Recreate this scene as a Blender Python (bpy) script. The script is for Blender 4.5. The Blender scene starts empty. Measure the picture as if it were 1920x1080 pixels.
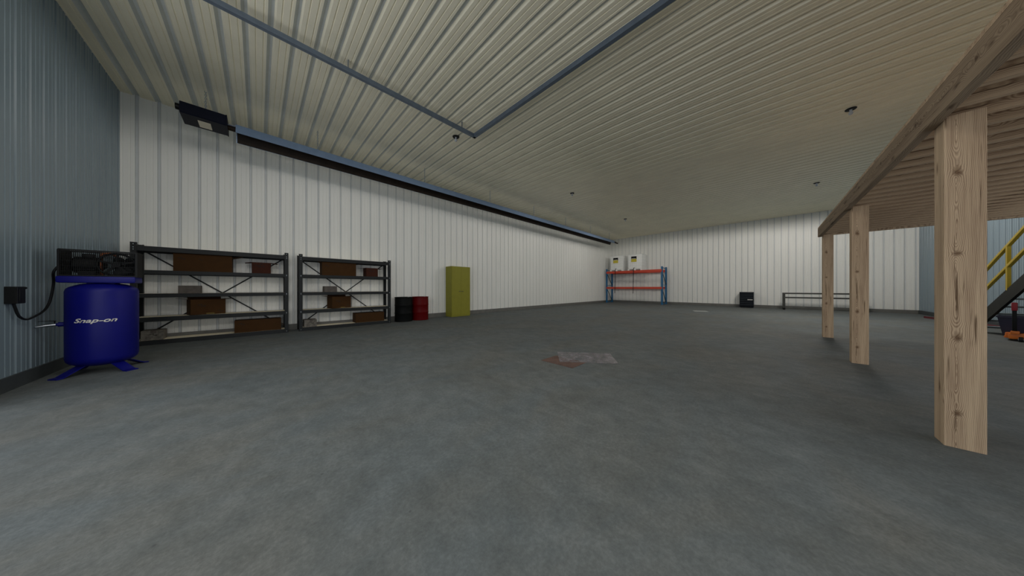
import bpy, bmesh, math, random
from mathutils import Vector, Matrix
random.seed(7)
PI = math.pi
scene = bpy.context.scene
COL = scene.collection

# ------------------------------------------------------------------ materials
def new_mat(name):
    m = bpy.data.materials.new(name)
    m.use_nodes = True
    nt = m.node_tree
    return m, nt, nt.nodes['Principled BSDF']

def nd(nt, kind, **kw):
    n = nt.nodes.new(kind)
    for k, v in kw.items():
        setattr(n, k, v)
    return n

def setv(node, **kw):
    for k, v in kw.items():
        node.inputs[k.replace('_', ' ')].default_value = v

def ramp(nt, stops):
    r = nt.nodes.new('ShaderNodeValToRGB')
    els = r.color_ramp.elements
    while len(els) < len(stops):
        els.new(0.5)
    for e, (p, c) in zip(els, stops):
        e.position = p
        e.color = (*c, 1)
    return r

def painted(name, col, rough=0.5, metal=0.0, spec=0.5, vary=0.12, scale=6.0, bump=0.0, stretch=(1, 1, 1)):
    """plain paint / plastic / metal with a little procedural wear"""
    m, nt, p = new_mat(name)
    tc = nd(nt, 'ShaderNodeTexCoord')
    mp = nd(nt, 'ShaderNodeMapping')
    mp.inputs['Scale'].default_value = stretch
    nt.links.new(tc.outputs['Object'], mp.inputs['Vector'])
    n = nd(nt, 'ShaderNodeTexNoise')
    setv(n, Scale=scale, Detail=5.0, Roughness=0.6)
    nt.links.new(mp.outputs['Vector'], n.inputs['Vector'])
    lo = tuple(c * (1 - vary) for c in col)
    hi = tuple(min(1, c * (1 + vary)) for c in col)
    r = ramp(nt, [(0.3, lo), (0.7, hi)])
    nt.links.new(n.outputs['Fac'], r.inputs['Fac'])
    nt.links.new(r.outputs['Color'], p.inputs['Base Color'])
    p.inputs['Roughness'].default_value = rough
    p.inputs['Metallic'].default_value = metal
    p.inputs['Specular IOR Level'].default_value = spec
    if bump:
        b = nd(nt, 'ShaderNodeBump')
        setv(b, Strength=bump, Distance=0.01)
        nt.links.new(n.outputs['Fac'], b.inputs['Height'])
        nt.links.new(b.outputs['Normal'], p.inputs['Normal'])
    return m

def concrete():
    m, nt, p = new_mat('concrete_floor')
    L = nt.links.new
    tc = nd(nt, 'ShaderNodeTexCoord')
    def noise(scale, detail, rough, dist=0.0, sx=1.0, sy=1.0, rot=0.0):
        mp = nd(nt, 'ShaderNodeMapping')
        mp.inputs['Scale'].default_value = (sx, sy, 1)
        mp.inputs['Rotation'].default_value = (0, 0, rot)
        L(tc.outputs['Object'], mp.inputs['Vector'])
        n = nd(nt, 'ShaderNodeTexNoise')
        setv(n, Scale=scale, Detail=detail, Roughness=rough, Distortion=dist)
        L(mp.outputs['Vector'], n.inputs['Vector'])
        return n
    big = noise(1.3, 7, 0.62, 0.5)
    mid = noise(7.0, 8, 0.70, 0.3, 1.0, 0.7, 0.4)
    fine = noise(46, 6, 0.75)
    warm = noise(0.8, 5, 0.6, 0.6, 0.8, 1.4, 0.9)
    def math_(op, a, b):
        q = nd(nt, 'ShaderNodeMath', operation=op)
        for i, v in enumerate((a, b)):
            if isinstance(v, (int, float)):
                q.inputs[i].default_value = v
            else:
                L(v, q.inputs[i])
        return q.outputs[0]
    s = math_('ADD', math_('MULTIPLY', big.outputs['Fac'], 0.22), math_('MULTIPLY', mid.outputs['Fac'], 0.38))
    s = math_('ADD', s, math_('MULTIPLY', fine.outputs['Fac'], 0.40))
    r = ramp(nt, [(0.30, FLOOR_LO), (0.5, FLOOR_MID), (0.70, FLOOR_HI)])
    L(s, r.inputs['Fac'])
    # brownish tint in wide patches
    tint = ramp(nt, [(0.40, (0.99, 1.0, 1.005)), (0.66, (1.08, 0.995, 0.91))])
    L(warm.outputs['Fac'], tint.inputs['Fac'])
    mul = nd(nt, 'ShaderNodeMix', data_type='RGBA', blend_type='MULTIPLY')
    mul.inputs['Factor'].default_value = 1
    L(r.outputs['Color'], mul.inputs['A'])
    L(tint.outputs['Color'], mul.inputs['B'])
    # small dark pits
    vo = nd(nt, 'ShaderNodeTexVoronoi', feature='F1')
    setv(vo, Scale=5.0, Randomness=1.0)
    L(tc.outputs['Object'], vo.inputs['Vector'])
    pit = ramp(nt, [(0.015, (0.55, 0.55, 0.55)), (0.05, (1, 1, 1))])
    L(vo.outputs['Distance'], pit.inputs['Fac'])
    mul2 = nd(nt, 'ShaderNodeMix', data_type='RGBA', blend_type='MULTIPLY')
    mul2.inputs['Factor'].default_value = 0.7
    L(mul.outputs['Result'], mul2.inputs['A'])
    L(pit.outputs['Color'], mul2.inputs['B'])
    L(mul2.outputs['Result'], p.inputs['Base Color'])
    p.inputs['Roughness'].default_value = 0.78
    p.inputs['Specular IOR Level'].default_value = 0.25
    b = nd(nt, 'ShaderNodeBump')
    setv(b, Strength=0.25, Distance=0.01)
    L(fine.outputs['Fac'], b.inputs['Height'])
    L(b.outputs['Normal'], p.inputs['Normal'])
    return m

def wood(name, axis, tone=1.0, pith=(0.0, 0.0), knot_row=0.0):
    """sawn timber: rings drawn out along `axis`, knots, dark checks"""
    m, nt, p = new_mat(name)
    L = nt.links.new
    tc = nd(nt, 'ShaderNodeTexCoord')
    sep = nd(nt, 'ShaderNodeSeparateXYZ')
    L(tc.outputs['Object'], sep.inputs[0])
    order = {'X': ('Y', 'Z', 'X'), 'Y': ('X', 'Z', 'Y'), 'Z': ('X', 'Y', 'Z')}[axis]
    comb = nd(nt, 'ShaderNodeCombineXYZ')
    for i, a in enumerate(order):
        L(sep.outputs[a], comb.inputs[i])
    def mapped(sx, sz, off=(0, 0, 0)):
        mp = nd(nt, 'ShaderNodeMapping')
        mp.inputs['Scale'].default_value = (sx, sx, sz)
        mp.inputs['Location'].default_value = off
        L(comb.outputs[0], mp.inputs['Vector'])
        return mp.outputs['Vector']
    def math_(op, a, b=None):
        q = nd(nt, 'ShaderNodeMath', operation=op)
        for i, v in enumerate((a, b)):
            if v is None: continue
            if isinstance(v, (int, float)):
                q.inputs[i].default_value = v
            else:
                L(v, q.inputs[i])
        return q.outputs[0]
    # knots
    vo = nd(nt, 'ShaderNodeTexVoronoi', feature='F1')
    setv(vo, Scale=1.0, Randomness=0.85)
    L(mapped(9.0, 2.6, (0.23, 0.41, 0.3)), vo.inputs['Vector'])
    kd = vo.outputs['Distance']
    # the pith wanders along the length, so the cut face shows cathedral grain beside straight grain
    def wander(off):
        q = nd(nt, 'ShaderNodeTexNoise')
        setv(q, Scale=1.0, Detail=2.5, Roughness=0.5)
        mp = nd(nt, 'ShaderNodeMapping')
        mp.inputs['Scale'].default_value = (1.2, 1.2, 4.2)
        mp.inputs['Location'].default_value = off
        L(comb.outputs[0], mp.inputs['Vector'])
        L(mp.outputs['Vector'], q.inputs['Vector'])
        return math_('SUBTRACT', q.outputs['Fac'], 0.5)
    s2 = nd(nt, 'ShaderNodeSeparateXYZ')
    L(comb.outputs[0], s2.inputs[0])
    def fbk():
        q = nd(nt, 'ShaderNodeTexNoise')
        setv(q, Scale=60.0, Detail=3.0, Roughness=0.6)
        L(comb.outputs[0], q.inputs['Vector'])
        return math_('SUBTRACT', q.outputs['Fac'], 0.5)
    du = math_('ADD', math_('SUBTRACT', s2.outputs['X'], pith[0]), math_('MULTIPLY', wander((0, 0, 0)), 0.085))
    dv = math_('ADD', math_('SUBTRACT', s2.outputs['Y'], pith[1]), math_('MULTIPLY', wander((7, 3, 1)), 0.022))
    dist = math_('SQRT', math_('ADD', math_('MULTIPLY', du, du), math_('MULTIPLY', dv, dv)))
    bulge = math_('MULTIPLY', math_('POWER', 2.718, math_('MULTIPLY', kd, -9.0)), 0.020)
    if knot_row:
        # a row of knots where the pith meets the face
        zz = math_('ADD', math_('DIVIDE', s2.outputs['Z'], knot_row), math_('MULTIPLY', wander((2, 9, 4)), 0.9))
        zc = math_('MULTIPLY', math_('SUBTRACT', math_('FRACT', math_('ADD', zz, 20.13)), 0.5), knot_row)
        a = math_('DIVIDE', math_('ADD', math_('SUBTRACT', s2.outputs['Y'], pith[1] - 0.004), math_('MULTIPLY', fbk(), 0.010)), 0.012)
        b = math_('DIVIDE', zc, 0.022)
        kr = math_('SQRT', math_('ADD', math_('MULTIPLY', a, a), math_('MULTIPLY', b, b)))
        bulge = math_('ADD', bulge, math_('MULTIPLY', math_('POWER', 2.718, math_('MULTIPLY', kr, -0.55)), 0.030))
        kd = math_('MINIMUM', kd, math_('MULTIPLY', kr, 0.085))
    rings = math_('PINGPONG', math_('MULTIPLY', math_('ADD', dist, bulge), 170.0), 0.5)
    # fine fibre
    fb = nd(nt, 'ShaderNodeTexNoise')
    setv(fb, Scale=1.0, Detail=6.0, Roughness=0.65)
    L(mapped(110, 2.6), fb.inputs['Vector'])
    mid = nd(nt, 'ShaderNodeTexNoise')
    setv(mid, Scale=1.0, Detail=4.0, Roughness=0.6)
    L(mapped(16, 0.7, (3, 1, 2)), mid.inputs['Vector'])
    v = math_('ADD', math_('MULTIPLY', rings, 0.46), math_('MULTIPLY', fb.outputs['Fac'], 0.40))
    v = math_('ADD', v, math_('MULTIPLY', mid.outputs['Fac'], 0.50))
    t = tone
    r = ramp(nt, [(0.36, (0.15 * t, 0.092 * t, 0.055 * t)), (0.54, (0.315 * t, 0.228 * t, 0.152 * t)),
                  (0.78, (0.47 * t, 0.355 * t, 0.235 * t))])
    L(v, r.inputs['Fac'])
    # long dark checks
    ck = nd(nt, 'ShaderNodeTexNoise')
    setv(ck, Scale=1.0, Detail=3.0, Roughness=0.5)
    L(mapped(42, 1.5, (9, 4, 5)), ck.inputs['Vector'])
    ckr = ramp(nt, [(0.30, (0.20, 0.15, 0.11)), (0.36, (1, 1, 1))])
    L(ck.outputs['Fac'], ckr.inputs['Fac'])
    kn = ramp(nt, [(0.04, (0.26, 0.19, 0.145)), (0.16, (1, 1, 1))])
    L(kd, kn.inputs['Fac'])
    m1 = nd(nt, 'ShaderNodeMix', data_type='RGBA', blend_type='MULTIPLY')
    m1.inputs['Factor'].default_value = 0.85
    L(r.outputs['Color'], m1.inputs['A'])
    L(ckr.outputs['Color'], m1.inputs['B'])
    m2 = nd(nt, 'ShaderNodeMix', data_type='RGBA', blend_type='MULTIPLY')
    m2.inputs['Factor'].default_value = 0.85
    L(m1.outputs['Result'], m2.inputs['A'])
    L(kn.outputs['Color'], m2.inputs['B'])
    L(m2.outputs['Result'], p.inputs['Base Color'])
    p.inputs['Roughness'].default_value = 0.75
    p.inputs['Specular IOR Level'].default_value = 0.25
    b = nd(nt, 'ShaderNodeBump')
    setv(b, Strength=0.25, Distance=0.004)
    L(v, b.inputs['Height'])
    L(b.outputs['Normal'], p.inputs['Normal'])
    return m

def sheer(name, col, alpha):
    m = painted(name, col, 0.35, vary=0.35, scale=9)
    nt = m.node_tree
    n = next(q for q in nt.nodes if q.type == 'TEX_NOISE')
    r = ramp(nt, [(0.36, (alpha * 0.25,) * 3), (0.64, (min(1, alpha * 1.5),) * 3)])
    nt.links.new(n.outputs['Fac'], r.inputs['Fac'])
    nt.links.new(r.outputs['Color'], nt.nodes['Principled BSDF'].inputs['Alpha'])
    return m

FLOOR_LO, FLOOR_MID, FLOOR_HI = (0.062, 0.073, 0.077), (0.120, 0.137, 0.143), (0.200, 0.222, 0.230)
M = dict(
    floor=concrete(),
    white_sheet=painted('white_wall_sheet', (0.86, 0.865, 0.84), 0.42, spec=0.35, vary=0.03, scale=1.2, stretch=(1, 1, 0.3)),
    blue_sheet=painted('blue_grey_wall_sheet', (0.212, 0.285, 0.340), 0.38, spec=0.5, vary=0.05, scale=1.2, stretch=(1, 1, 0.3)),
    tan_sheet=painted('tan_ceiling_sheet', (0.92, 0.86, 0.68), 0.38, spec=0.5, vary=0.05, scale=1.5),
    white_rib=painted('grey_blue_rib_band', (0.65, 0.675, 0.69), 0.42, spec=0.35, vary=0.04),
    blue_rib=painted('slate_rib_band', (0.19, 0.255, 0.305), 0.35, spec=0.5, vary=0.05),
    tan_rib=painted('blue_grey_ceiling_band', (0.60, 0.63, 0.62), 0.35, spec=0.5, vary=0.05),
    base_grey=painted('grey_kerb', (0.15, 0.15, 0.14), 0.7, vary=0.15, scale=5),
    base_dark=painted('dark_kerb', (0.05, 0.06, 0.065), 0.6, vary=0.15, scale=5),
    post=wood('timber_upright', 'Z', 1.55, (-0.078, 0.030), 0.56),
    beam=wood('timber_along', 'X', 0.78, (0.05, 2.37), 0.83),
    joist=wood('timber_across', 'Y', 1.4, (0.03, 2.36)),
    tank_blue=painted('blue_enamel', (0.0035, 0.0048, 0.150), 0.42, spec=0.22, vary=0.06),
    black=painted('black_paint', (0.0035, 0.004, 0.0045), 0.5, spec=0.2, vary=0.2),
    black_rubber=painted('black_rubber', (0.007, 0.008, 0.010), 0.6, spec=0.3, vary=0.2),
    dark_steel=painted('dark_steel_paint', (0.013, 0.0155, 0.0175), 0.55, spec=0.3, vary=0.12),
    wire=painted('black_wire', (0.004, 0.005, 0.006), 0.5, spec=0.2),
    steel=painted('bright_steel', (0.52, 0.55, 0.60), 0.28, metal=1.0),
    galvan=painted('galvanised_steel', (0.15, 0.19, 0.25), 0.42, metal=0.4, vary=0.12, scale=9),
    chain=painted('zinc_chain', (0.45, 0.50, 0.55), 0.35, metal=0.8),
    copper=painted('copper_pipe', (0.20, 0.06, 0.02), 0.4, metal=0.6),
    letter=painted('silver_print', (0.72, 0.70, 0.66), 0.5, vary=0.05),
    board=painted('chipboard', (0.92, 0.84, 0.66), 0.75, vary=0.1, scale=30),
    card=painted('brown_cardboard', (0.050, 0.021, 0.0045), 0.8, vary=0.13, scale=7, spec=0.2),
    card_red=painted('red_brown_cardboard', (0.047, 0.0135, 0.007), 0.8, vary=0.13, scale=7, spec=0.2),
    card_grey=painted('grey_cardboard', (0.105, 0.092, 0.084), 0.8, vary=0.2, scale=14, spec=0.2),
    card_patch=painted('blotched_cardboard', (0.16, 0.148, 0.13), 0.8, vary=0.45, scale=22, spec=0.2),
    print_black=painted('black_print', (0.010, 0.007, 0.005), 0.8),
    print_gold=painted('yellow_print', (0.20, 0.15, 0.04), 0.8),
    drum_black=painted('black_drum_paint', (0.0050, 0.0058, 0.0058), 0.55, spec=0.1),
    drum_red=painted('red_drum_paint', (0.105, 0.001, 0.002), 0.5, spec=0.12, vary=0.08),
    olive=painted('olive_yellow_paint', (0.255, 0.245, 0.030), 0.5, spec=0.25, vary=0.05),
    olive_dark=painted('olive_handle', (0.11, 0.105, 0.04), 0.45),
    rack_blue=painted('blue_rack_paint', (0.008, 0.125, 0.29), 0.45, vary=0.08),
    rack_red=painted('orange_red_rack_paint', (0.60, 0.062, 0.028), 0.45, vary=0.08),
    white_plastic=painted('white_plastic', (0.95, 0.95, 0.93), 0.4, vary=0.02),
    cage_white=painted('white_cage', (0.85, 0.88, 0.88), 0.4, vary=0.04),
    yellow_label=painted('yellow_label', (0.62, 0.52, 0.05), 0.5, vary=0.1),
    chest_navy=painted('navy_chest_paint', (0.004, 0.006, 0.010), 0.5, spec=0.15, vary=0.1),
    chest_trim=painted('steel_drawer_trim', (0.05, 0.065, 0.085), 0.4),
    frame_grey=painted('olive_grey_frame', (0.040, 0.042, 0.037), 0.55),
    heater_navy=painted('navy_heater_case', (0.0045, 0.006, 0.015), 0.5, spec=0.1, vary=0.1),
    heater_pane=painted('tan_pane', (0.78, 0.70, 0.55), 0.4, vary=0.05),
    tube_brown=painted('scorched_tube', (0.018, 0.0115, 0.007), 0.6, spec=0.2, vary=0.3),
    reflector=painted('blue_sheen_reflector', (0.21, 0.30, 0.46), 0.35, metal=0.35, vary=0.06),
    yellow=painted('yellow_rail_paint', (0.50, 0.36, 0.02), 0.45, vary=0.06),
    stair_dark=painted('dark_stair_paint', (0.016, 0.017, 0.015), 0.6, spec=0.25, vary=0.2),
    tread=painted('grey_tread', (0.16, 0.19, 0.20), 0.5, vary=0.1),
    orange=painted('orange_jack_paint', (0.62, 0.16, 0.015), 0.42, vary=0.08),
    grip_red=painted('red_grip', (0.26, 0.006, 0.015), 0.45),
    bin_navy=painted('navy_bin_plastic', (0.016, 0.018, 0.045), 0.5, vary=0.08),
    red_bar=painted('dark_red_steel', (0.11, 0.010, 0.018), 0.5, vary=0.15),
    bulb=painted('frosted_bulb', (0.50, 0.53, 0.58), 0.3),
    rust=painted('rust_brown_sheet', (0.115, 0.064, 0.050), 0.8, vary=0.3, scale=7),
    pale=sheer('pale_film', (0.27, 0.25, 0.28), 0.36),
    pale_solid=painted('pale_plate', (0.30, 0.32, 0.32), 0.6, vary=0.08),
)

# ------------------------------------------------------------------ mesh helper
class MB:
    """collects shapes into one bmesh and links it as one object"""
    def __init__(self):
        self.bm = bmesh.new()
        self.slot = 0
    def _tag(self, faces):
        for f in faces:
            f.material_index = self.slot
        return faces
    def poly(self, pts):
        f = self.bm.faces.new([self.bm.verts.new(p) for p in pts])
        return self._tag([f])
    def box(self, x0, x1, y0, y1, z0, z1, bev=0.0, mat=None):
        g = bmesh.ops.create_cube(self.bm, size=1.0)
        vs = g['verts']
        for v in vs:
            v.co = Vector(((x0 + x1) / 2 + v.co.x * (x1 - x0), (y0 + y1) / 2 + v.co.y * (y1 - y0), (z0 + z1) / 2 + v.co.z * (z1 - z0)))
            if mat is not None:
                v.co = mat @ v.co
        fs = {f for v in vs for f in v.link_faces}
        self._tag(fs)
        if bev:
            es = list({e for v in vs for e in v.link_edges})
            r = bmesh.ops.bevel(self.bm, geom=es, offset=bev, segments=2, affect='EDGES', profile=0.6)
            self._tag(r['faces'])
        return self
    def bar(self, a, b, w, h=None, bev=0.0, up=Vector((0, 0, 1))):
        """rectangular bar from a to b; w sideways, h along up"""
        a, b = Vector(a), Vector(b)
        h = w if h is None else h
        d = (b - a)
        L = d.length
        x = d.normalized()
        if abs(x.dot(up)) > 0.99:
            up = Vector((0, 1, 0))
        y = up.cross(x).normalized()
        z = x.cross(y)
        R = Matrix((x, y, z)).transposed().to_4x4()
        T = Matrix.Translation((a + b) / 2) @ R
        return self.box(-L / 2, L / 2, -w / 2, w / 2, -h / 2, h / 2, bev, T)
    def tube(self, pts, r, seg=12, cap=True, closed=False):
        pts = [Vector(p) for p in pts]
        n = len(pts)
        rr = r if isinstance(r, (list, tuple)) else [r] * n
        rings = []
        ref = Vector((0.31, 0.57, 0.76)).normalized()
        prev = None
        for i, p in enumerate(pts):
            if closed:
                t = (pts[(i + 1) % n] - pts[i - 1]).normalized()
            else:
                t = (pts[min(i + 1, n - 1)] - pts[max(i - 1, 0)]).normalized()
            if prev is None:
                u = t.cross(ref).normalized()
            else:
                u = (prev - t * prev.dot(t)).normalized()
            prev = u
            w = t.cross(u)
            rings.append([self.bm.verts.new(p + (u * math.cos(2 * PI * k / seg) + w * math.sin(2 * PI * k / seg)) * rr[i]) for k in range(seg)])
        m = n if closed else n - 1
        fs = []
        for i in range(m):
            A, B = rings[i], rings[(i + 1) % n]
            off = 0
            if closed and i == m - 1:
                off = min(range(seg), key=lambda o: (A[0].co - B[o].co).length)
            for k in range(seg):
                fs.append(self.bm.faces.new((A[k], A[(k + 1) % seg], B[(k + 1 + off) % seg], B[(k + off) % seg])))
        if cap and not closed:
            fs.append(self.bm.faces.new(rings[0][::-1]))
            fs.append(self.bm.faces.new(rings[-1]))
        self._tag(fs)
        return self
    def cyl(self, a, b, r, seg=16):
        return self.tube([a, b], r, seg)
    def lathe(self, prof, c=(0, 0, 0), seg=32, axis='Z'):
        """prof: list of (radius, height) from bottom to top"""
        c = Vector(c)
        def P(r, h, a):
            if axis == 'Z':
                v = Vector((r * math.cos(a), r * math.sin(a), h))
            elif axis == 'Y':
                v = Vector((r * math.cos(a), h, r * math.sin(a)))
            else:
                v = Vector((h, r * math.cos(a), r * math.sin(a)))
            return c + v
        rings = []
        for r, h in prof:
            if r < 1e-6:
                rings.append([self.bm.verts.new(P(0, h, 0))])
            else:
                rings.append([self.bm.verts.new(P(r, h, 2 * PI * k / seg)) for k in range(seg)])
        fs = []
        for A, B in zip(rings, rings[1:]):
            for k in range(seg):
                k2 = (k + 1) % seg
                if len(A) == 1 and len(B) == 1: continue
                if len(A) == 1: fs.append(self.bm.faces.new((A[0], B[k2], B[k])))
                elif len(B) == 1: fs.append(self.bm.faces.new((A[k], A[k2], B[0])))
                else: fs.append(self.bm.faces.new((A[k], A[k2], B[k2], B[k])))
        if len(rings[0]) > 1: fs.append(self.bm.faces.new(rings[0][::-1]))
        if len(rings[-1]) > 1: fs.append(self.bm.faces.new(rings[-1]))
        self._tag(fs)
        return self
    def prism(self, prof, a, b, axis):
        """closed 2-D outline swept from a to b along axis; outline is in the other two axes, in order"""
        def P(u, v, s):
            return {'X': (s, u, v), 'Y': (u, s, v), 'Z': (u, v, s)}[axis]
        A = [self.bm.verts.new(P(u, v, a)) for u, v in prof]
        B = [self.bm.verts.new(P(u, v, b)) for u, v in prof]
        n = len(prof)
        fs = [self.bm.faces.new((A[i], A[(i + 1) % n], B[(i + 1) % n], B[i])) for i in range(n)]
        fs.append(self.bm.faces.new(A[::-1]))
        fs.append(self.bm.faces.new(B))
        self._tag(fs)
        return self
    def build(self, name, mat, parent=None, smooth=False, loc=None):
        bmesh.ops.recalc_face_normals(self.bm, faces=self.bm.faces)
        me = bpy.data.meshes.new(name)
        self.bm.to_mesh(me)
        self.bm.free()
        for m in (mat if isinstance(mat, (list, tuple)) else [mat]):
            me.materials.append(m)
        if smooth:
            for p in me.polygons:
                p.use_smooth = True
            try:
                me.set_sharp_from_angle(angle=math.radians(38))
            except Exception:
                pass
        o = bpy.data.objects.new(name, me)
        COL.objects.link(o)
        if parent is not None:
            o.parent = parent
        if loc is not None:
            o.location = loc
        return o

def tag(o, label=None, cat=None, group=None, kind=None):
    if label: o['label'] = label
    if cat: o['category'] = cat
    if group: o['group'] = group
    if kind: o['kind'] = kind
    return o

def thing(name, label, cat, loc=(0, 0, 0), rz=0.0, group=None):
    e = bpy.data.objects.new(name, None)
    e.empty_display_size = 0.1
    COL.objects.link(e)
    e.location = loc
    e.rotation_euler = (0, 0, rz)
    return tag(e, label, cat, group)

def kids(o):
    return [c for c in bpy.data.objects if c.parent == o]

def dup(o, loc, label=None, parent=None):
    c = o.copy()
    COL.objects.link(c)
    if parent is None:
        c.location = loc
        if label: c['label'] = label
    else:
        c.parent = parent
    for ch in kids(o):
        dup(ch, None, None, c)
    return c

# ------------------------------------------------------------------ the shed (setting)
XW, XE, YS, YN, H = -1.90, 19.95, -4.55, 8.88, 4.92
PITCH, PH0 = 0.2645, -1.71

def groove_profile(s0, s1, phase, major, pitch=PITCH):
    """(s, depth) points: wide recessed groove once per pitch, two fine ones between"""
    gw, gl, gd, gr = major            # total width, left slope, depth, right slope
    pts = [(s0, 0.0)]
    k = math.floor((s0 - phase) / pitch)
    while True:
        c = phase + k * pitch
        if c - gw > s1: break
        seq = [(c - gw / 2, 0), (c - gw / 2 + gl, gd), (c + gw / 2 - gr, gd), (c + gw / 2, 0)]
        for q in (1 / 3 + 0.045, 2 / 3 + 0.03):
            m = c + q * pitch
            seq += [(m - 0.009, 0), (m - 0.004, 0.009), (m + 0.004, 0.009), (m + 0.009, 0)]
        for s, d in seq:
            if pts[-1][0] + 1e-5 < s < s1 - 1e-5:
                pts.append((s, d))
        k += 1
    pts.append((s1, 0.0))
    return pts

def sheet(name, s0, s1, phase, major, place, t0, t1, mat, band, back=0.09):
    """ribbed sheet metal: place(s, depth, t) -> xyz"""
    mb = MB()
    pts = groove_profile(s0, s1, phase, major)
    pts = pts + [(s1, back), (s0, back)]
    A = [mb.bm.verts.new(place(s, d, t0)) for s, d in pts]
    B = [mb.bm.verts.new(place(s, d, t1)) for s, d in pts]
    n = len(pts)
    gd = major[2]
    for i in range(n):
        f = mb.bm.faces.new((A[i], A[(i + 1) % n], B[(i + 1) % n], B[i]))
        d0, d1 = pts[i][1], pts[(i + 1) % n][1]
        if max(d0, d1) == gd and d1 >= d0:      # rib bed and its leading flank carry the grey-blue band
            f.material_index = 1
    o = mb.build(name, [mat, band])
    return tag(o, kind='structure')

WALL_G = (0.046, 0.006, 0.034, 0.014)
CEIL_G = (0.086, 0.032, 0.042, 0.022)
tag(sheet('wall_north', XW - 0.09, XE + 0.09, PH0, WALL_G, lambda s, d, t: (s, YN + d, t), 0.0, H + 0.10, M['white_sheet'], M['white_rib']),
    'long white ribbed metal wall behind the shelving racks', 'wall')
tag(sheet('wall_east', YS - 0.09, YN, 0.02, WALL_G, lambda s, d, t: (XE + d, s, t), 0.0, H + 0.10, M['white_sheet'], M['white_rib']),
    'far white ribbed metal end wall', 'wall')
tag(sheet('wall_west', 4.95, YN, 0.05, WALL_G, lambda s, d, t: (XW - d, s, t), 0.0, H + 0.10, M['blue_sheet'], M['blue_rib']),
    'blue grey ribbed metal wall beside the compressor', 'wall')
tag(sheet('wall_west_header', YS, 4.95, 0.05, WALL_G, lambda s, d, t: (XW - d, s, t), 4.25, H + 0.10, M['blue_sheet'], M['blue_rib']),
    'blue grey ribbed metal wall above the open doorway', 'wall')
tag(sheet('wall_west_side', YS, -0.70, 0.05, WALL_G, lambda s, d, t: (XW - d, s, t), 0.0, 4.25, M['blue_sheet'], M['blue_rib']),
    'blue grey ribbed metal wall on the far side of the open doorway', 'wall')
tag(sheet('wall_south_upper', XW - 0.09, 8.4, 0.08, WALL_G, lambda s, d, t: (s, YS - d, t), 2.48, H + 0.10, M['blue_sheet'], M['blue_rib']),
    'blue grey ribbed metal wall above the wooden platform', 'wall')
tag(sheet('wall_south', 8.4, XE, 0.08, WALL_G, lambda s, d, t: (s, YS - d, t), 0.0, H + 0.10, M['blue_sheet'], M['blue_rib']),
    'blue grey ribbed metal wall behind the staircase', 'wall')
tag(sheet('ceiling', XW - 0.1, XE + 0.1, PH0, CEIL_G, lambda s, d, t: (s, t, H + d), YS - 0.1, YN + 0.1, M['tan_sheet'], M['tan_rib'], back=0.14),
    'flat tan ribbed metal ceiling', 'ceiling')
mb = MB()
mb.box(XW - 0.3, XE + 0.3, YS - 0.3, YN + 0.3, -0.2, 0.0)
tag(mb.build('floor', M['floor']), 'mottled grey concrete floor', 'floor', kind='structure')
def skirting(name, x0, x1, y0, y1, mat, label):
    mb = MB()
    mb.box(x0, x1, y0, y1, 0.0, 0.15)
    tag(mb.build(name, mat), label, 'baseboard', kind='structure')
skirting('baseboard_north', XW, XE, YN - 0.022, YN + 0.005, M['base_grey'], 'grey kerb along the foot of the long white wall')
skirting('baseboard_east', XE - 0.022, XE + 0.005, YS, YN - 0.022, M['base_grey'], 'grey kerb along the foot of the far white wall')
skirting('baseboard_west', XW - 0.005, XW + 0.022, 4.95, YN - 0.022, M['base_dark'], 'dark kerb along the foot of the blue grey wall by the compressor')
skirting('baseboard_south', 8.4, XE - 0.022, YS - 0.005, YS + 0.022, M['base_dark'], 'dark kerb along the foot of the blue grey wall by the stairs')

# ------------------------------------------------------------------ air compressor
def wrap_text(body, width, height, R, phi_mid, zc, thick=0.003, shear=0.35, dz=0.0):
    cu = bpy.data.curves.new('lettering_curve', 'FONT')
    cu.body = body
    cu.shear = shear
    cu.offset = 0.022
    cu.extrude = 0.0
    cu.resolution_u = 4
    o = bpy.data.objects.new('lettering_curve', cu)
    COL.objects.link(o)
    bpy.context.view_layer.update()
    dg = bpy.context.evaluated_depsgraph_get()
    me = bpy.data.meshes.new_from_object(o.evaluated_get(dg))
    bpy.data.objects.remove(o)
    bpy.data.curves.remove(cu)
    bm = bmesh.new()
    bm.from_mesh(me)
    bpy.data.meshes.remove(me)
    bmesh.ops.remove_doubles(bm, verts=bm.verts, dist=1e-5)
    bmesh.ops.subdivide_edges(bm, edges=[e for e in bm.edges if e.calc_length() > 0.12], cuts=3)
    bmesh.ops.triangulate(bm, faces=bm.faces)
    xs = [v.co.x for v in bm.verts]
    ys = [v.co.y for v in bm.verts]
    x0, x1, y0, y1 = min(xs), max(xs), min(ys), max(ys)
    for v in bm.verts:
        u = ((v.co.x - x0) / (x1 - x0) - 0.5) * width
        w = ((v.co.y - y0) / (y1 - y0) - 0.5) * height
        a = phi_mid + u / R
        v.co = Vector((R * math.cos(a), R * math.sin(a), zc + w))
    r = bmesh.ops.extrude_face_region(bm, geom=bm.faces[:])
    for v in [g for g in r['geom'] if isinstance(g, bmesh.types.BMVert)]:
        d = Vector((v.co.x, v.co.y, 0)).normalized() * thick
        v.co += d
    mb = MB()
    mb.bm.free()
    mb.bm = bm
    return mb

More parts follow.
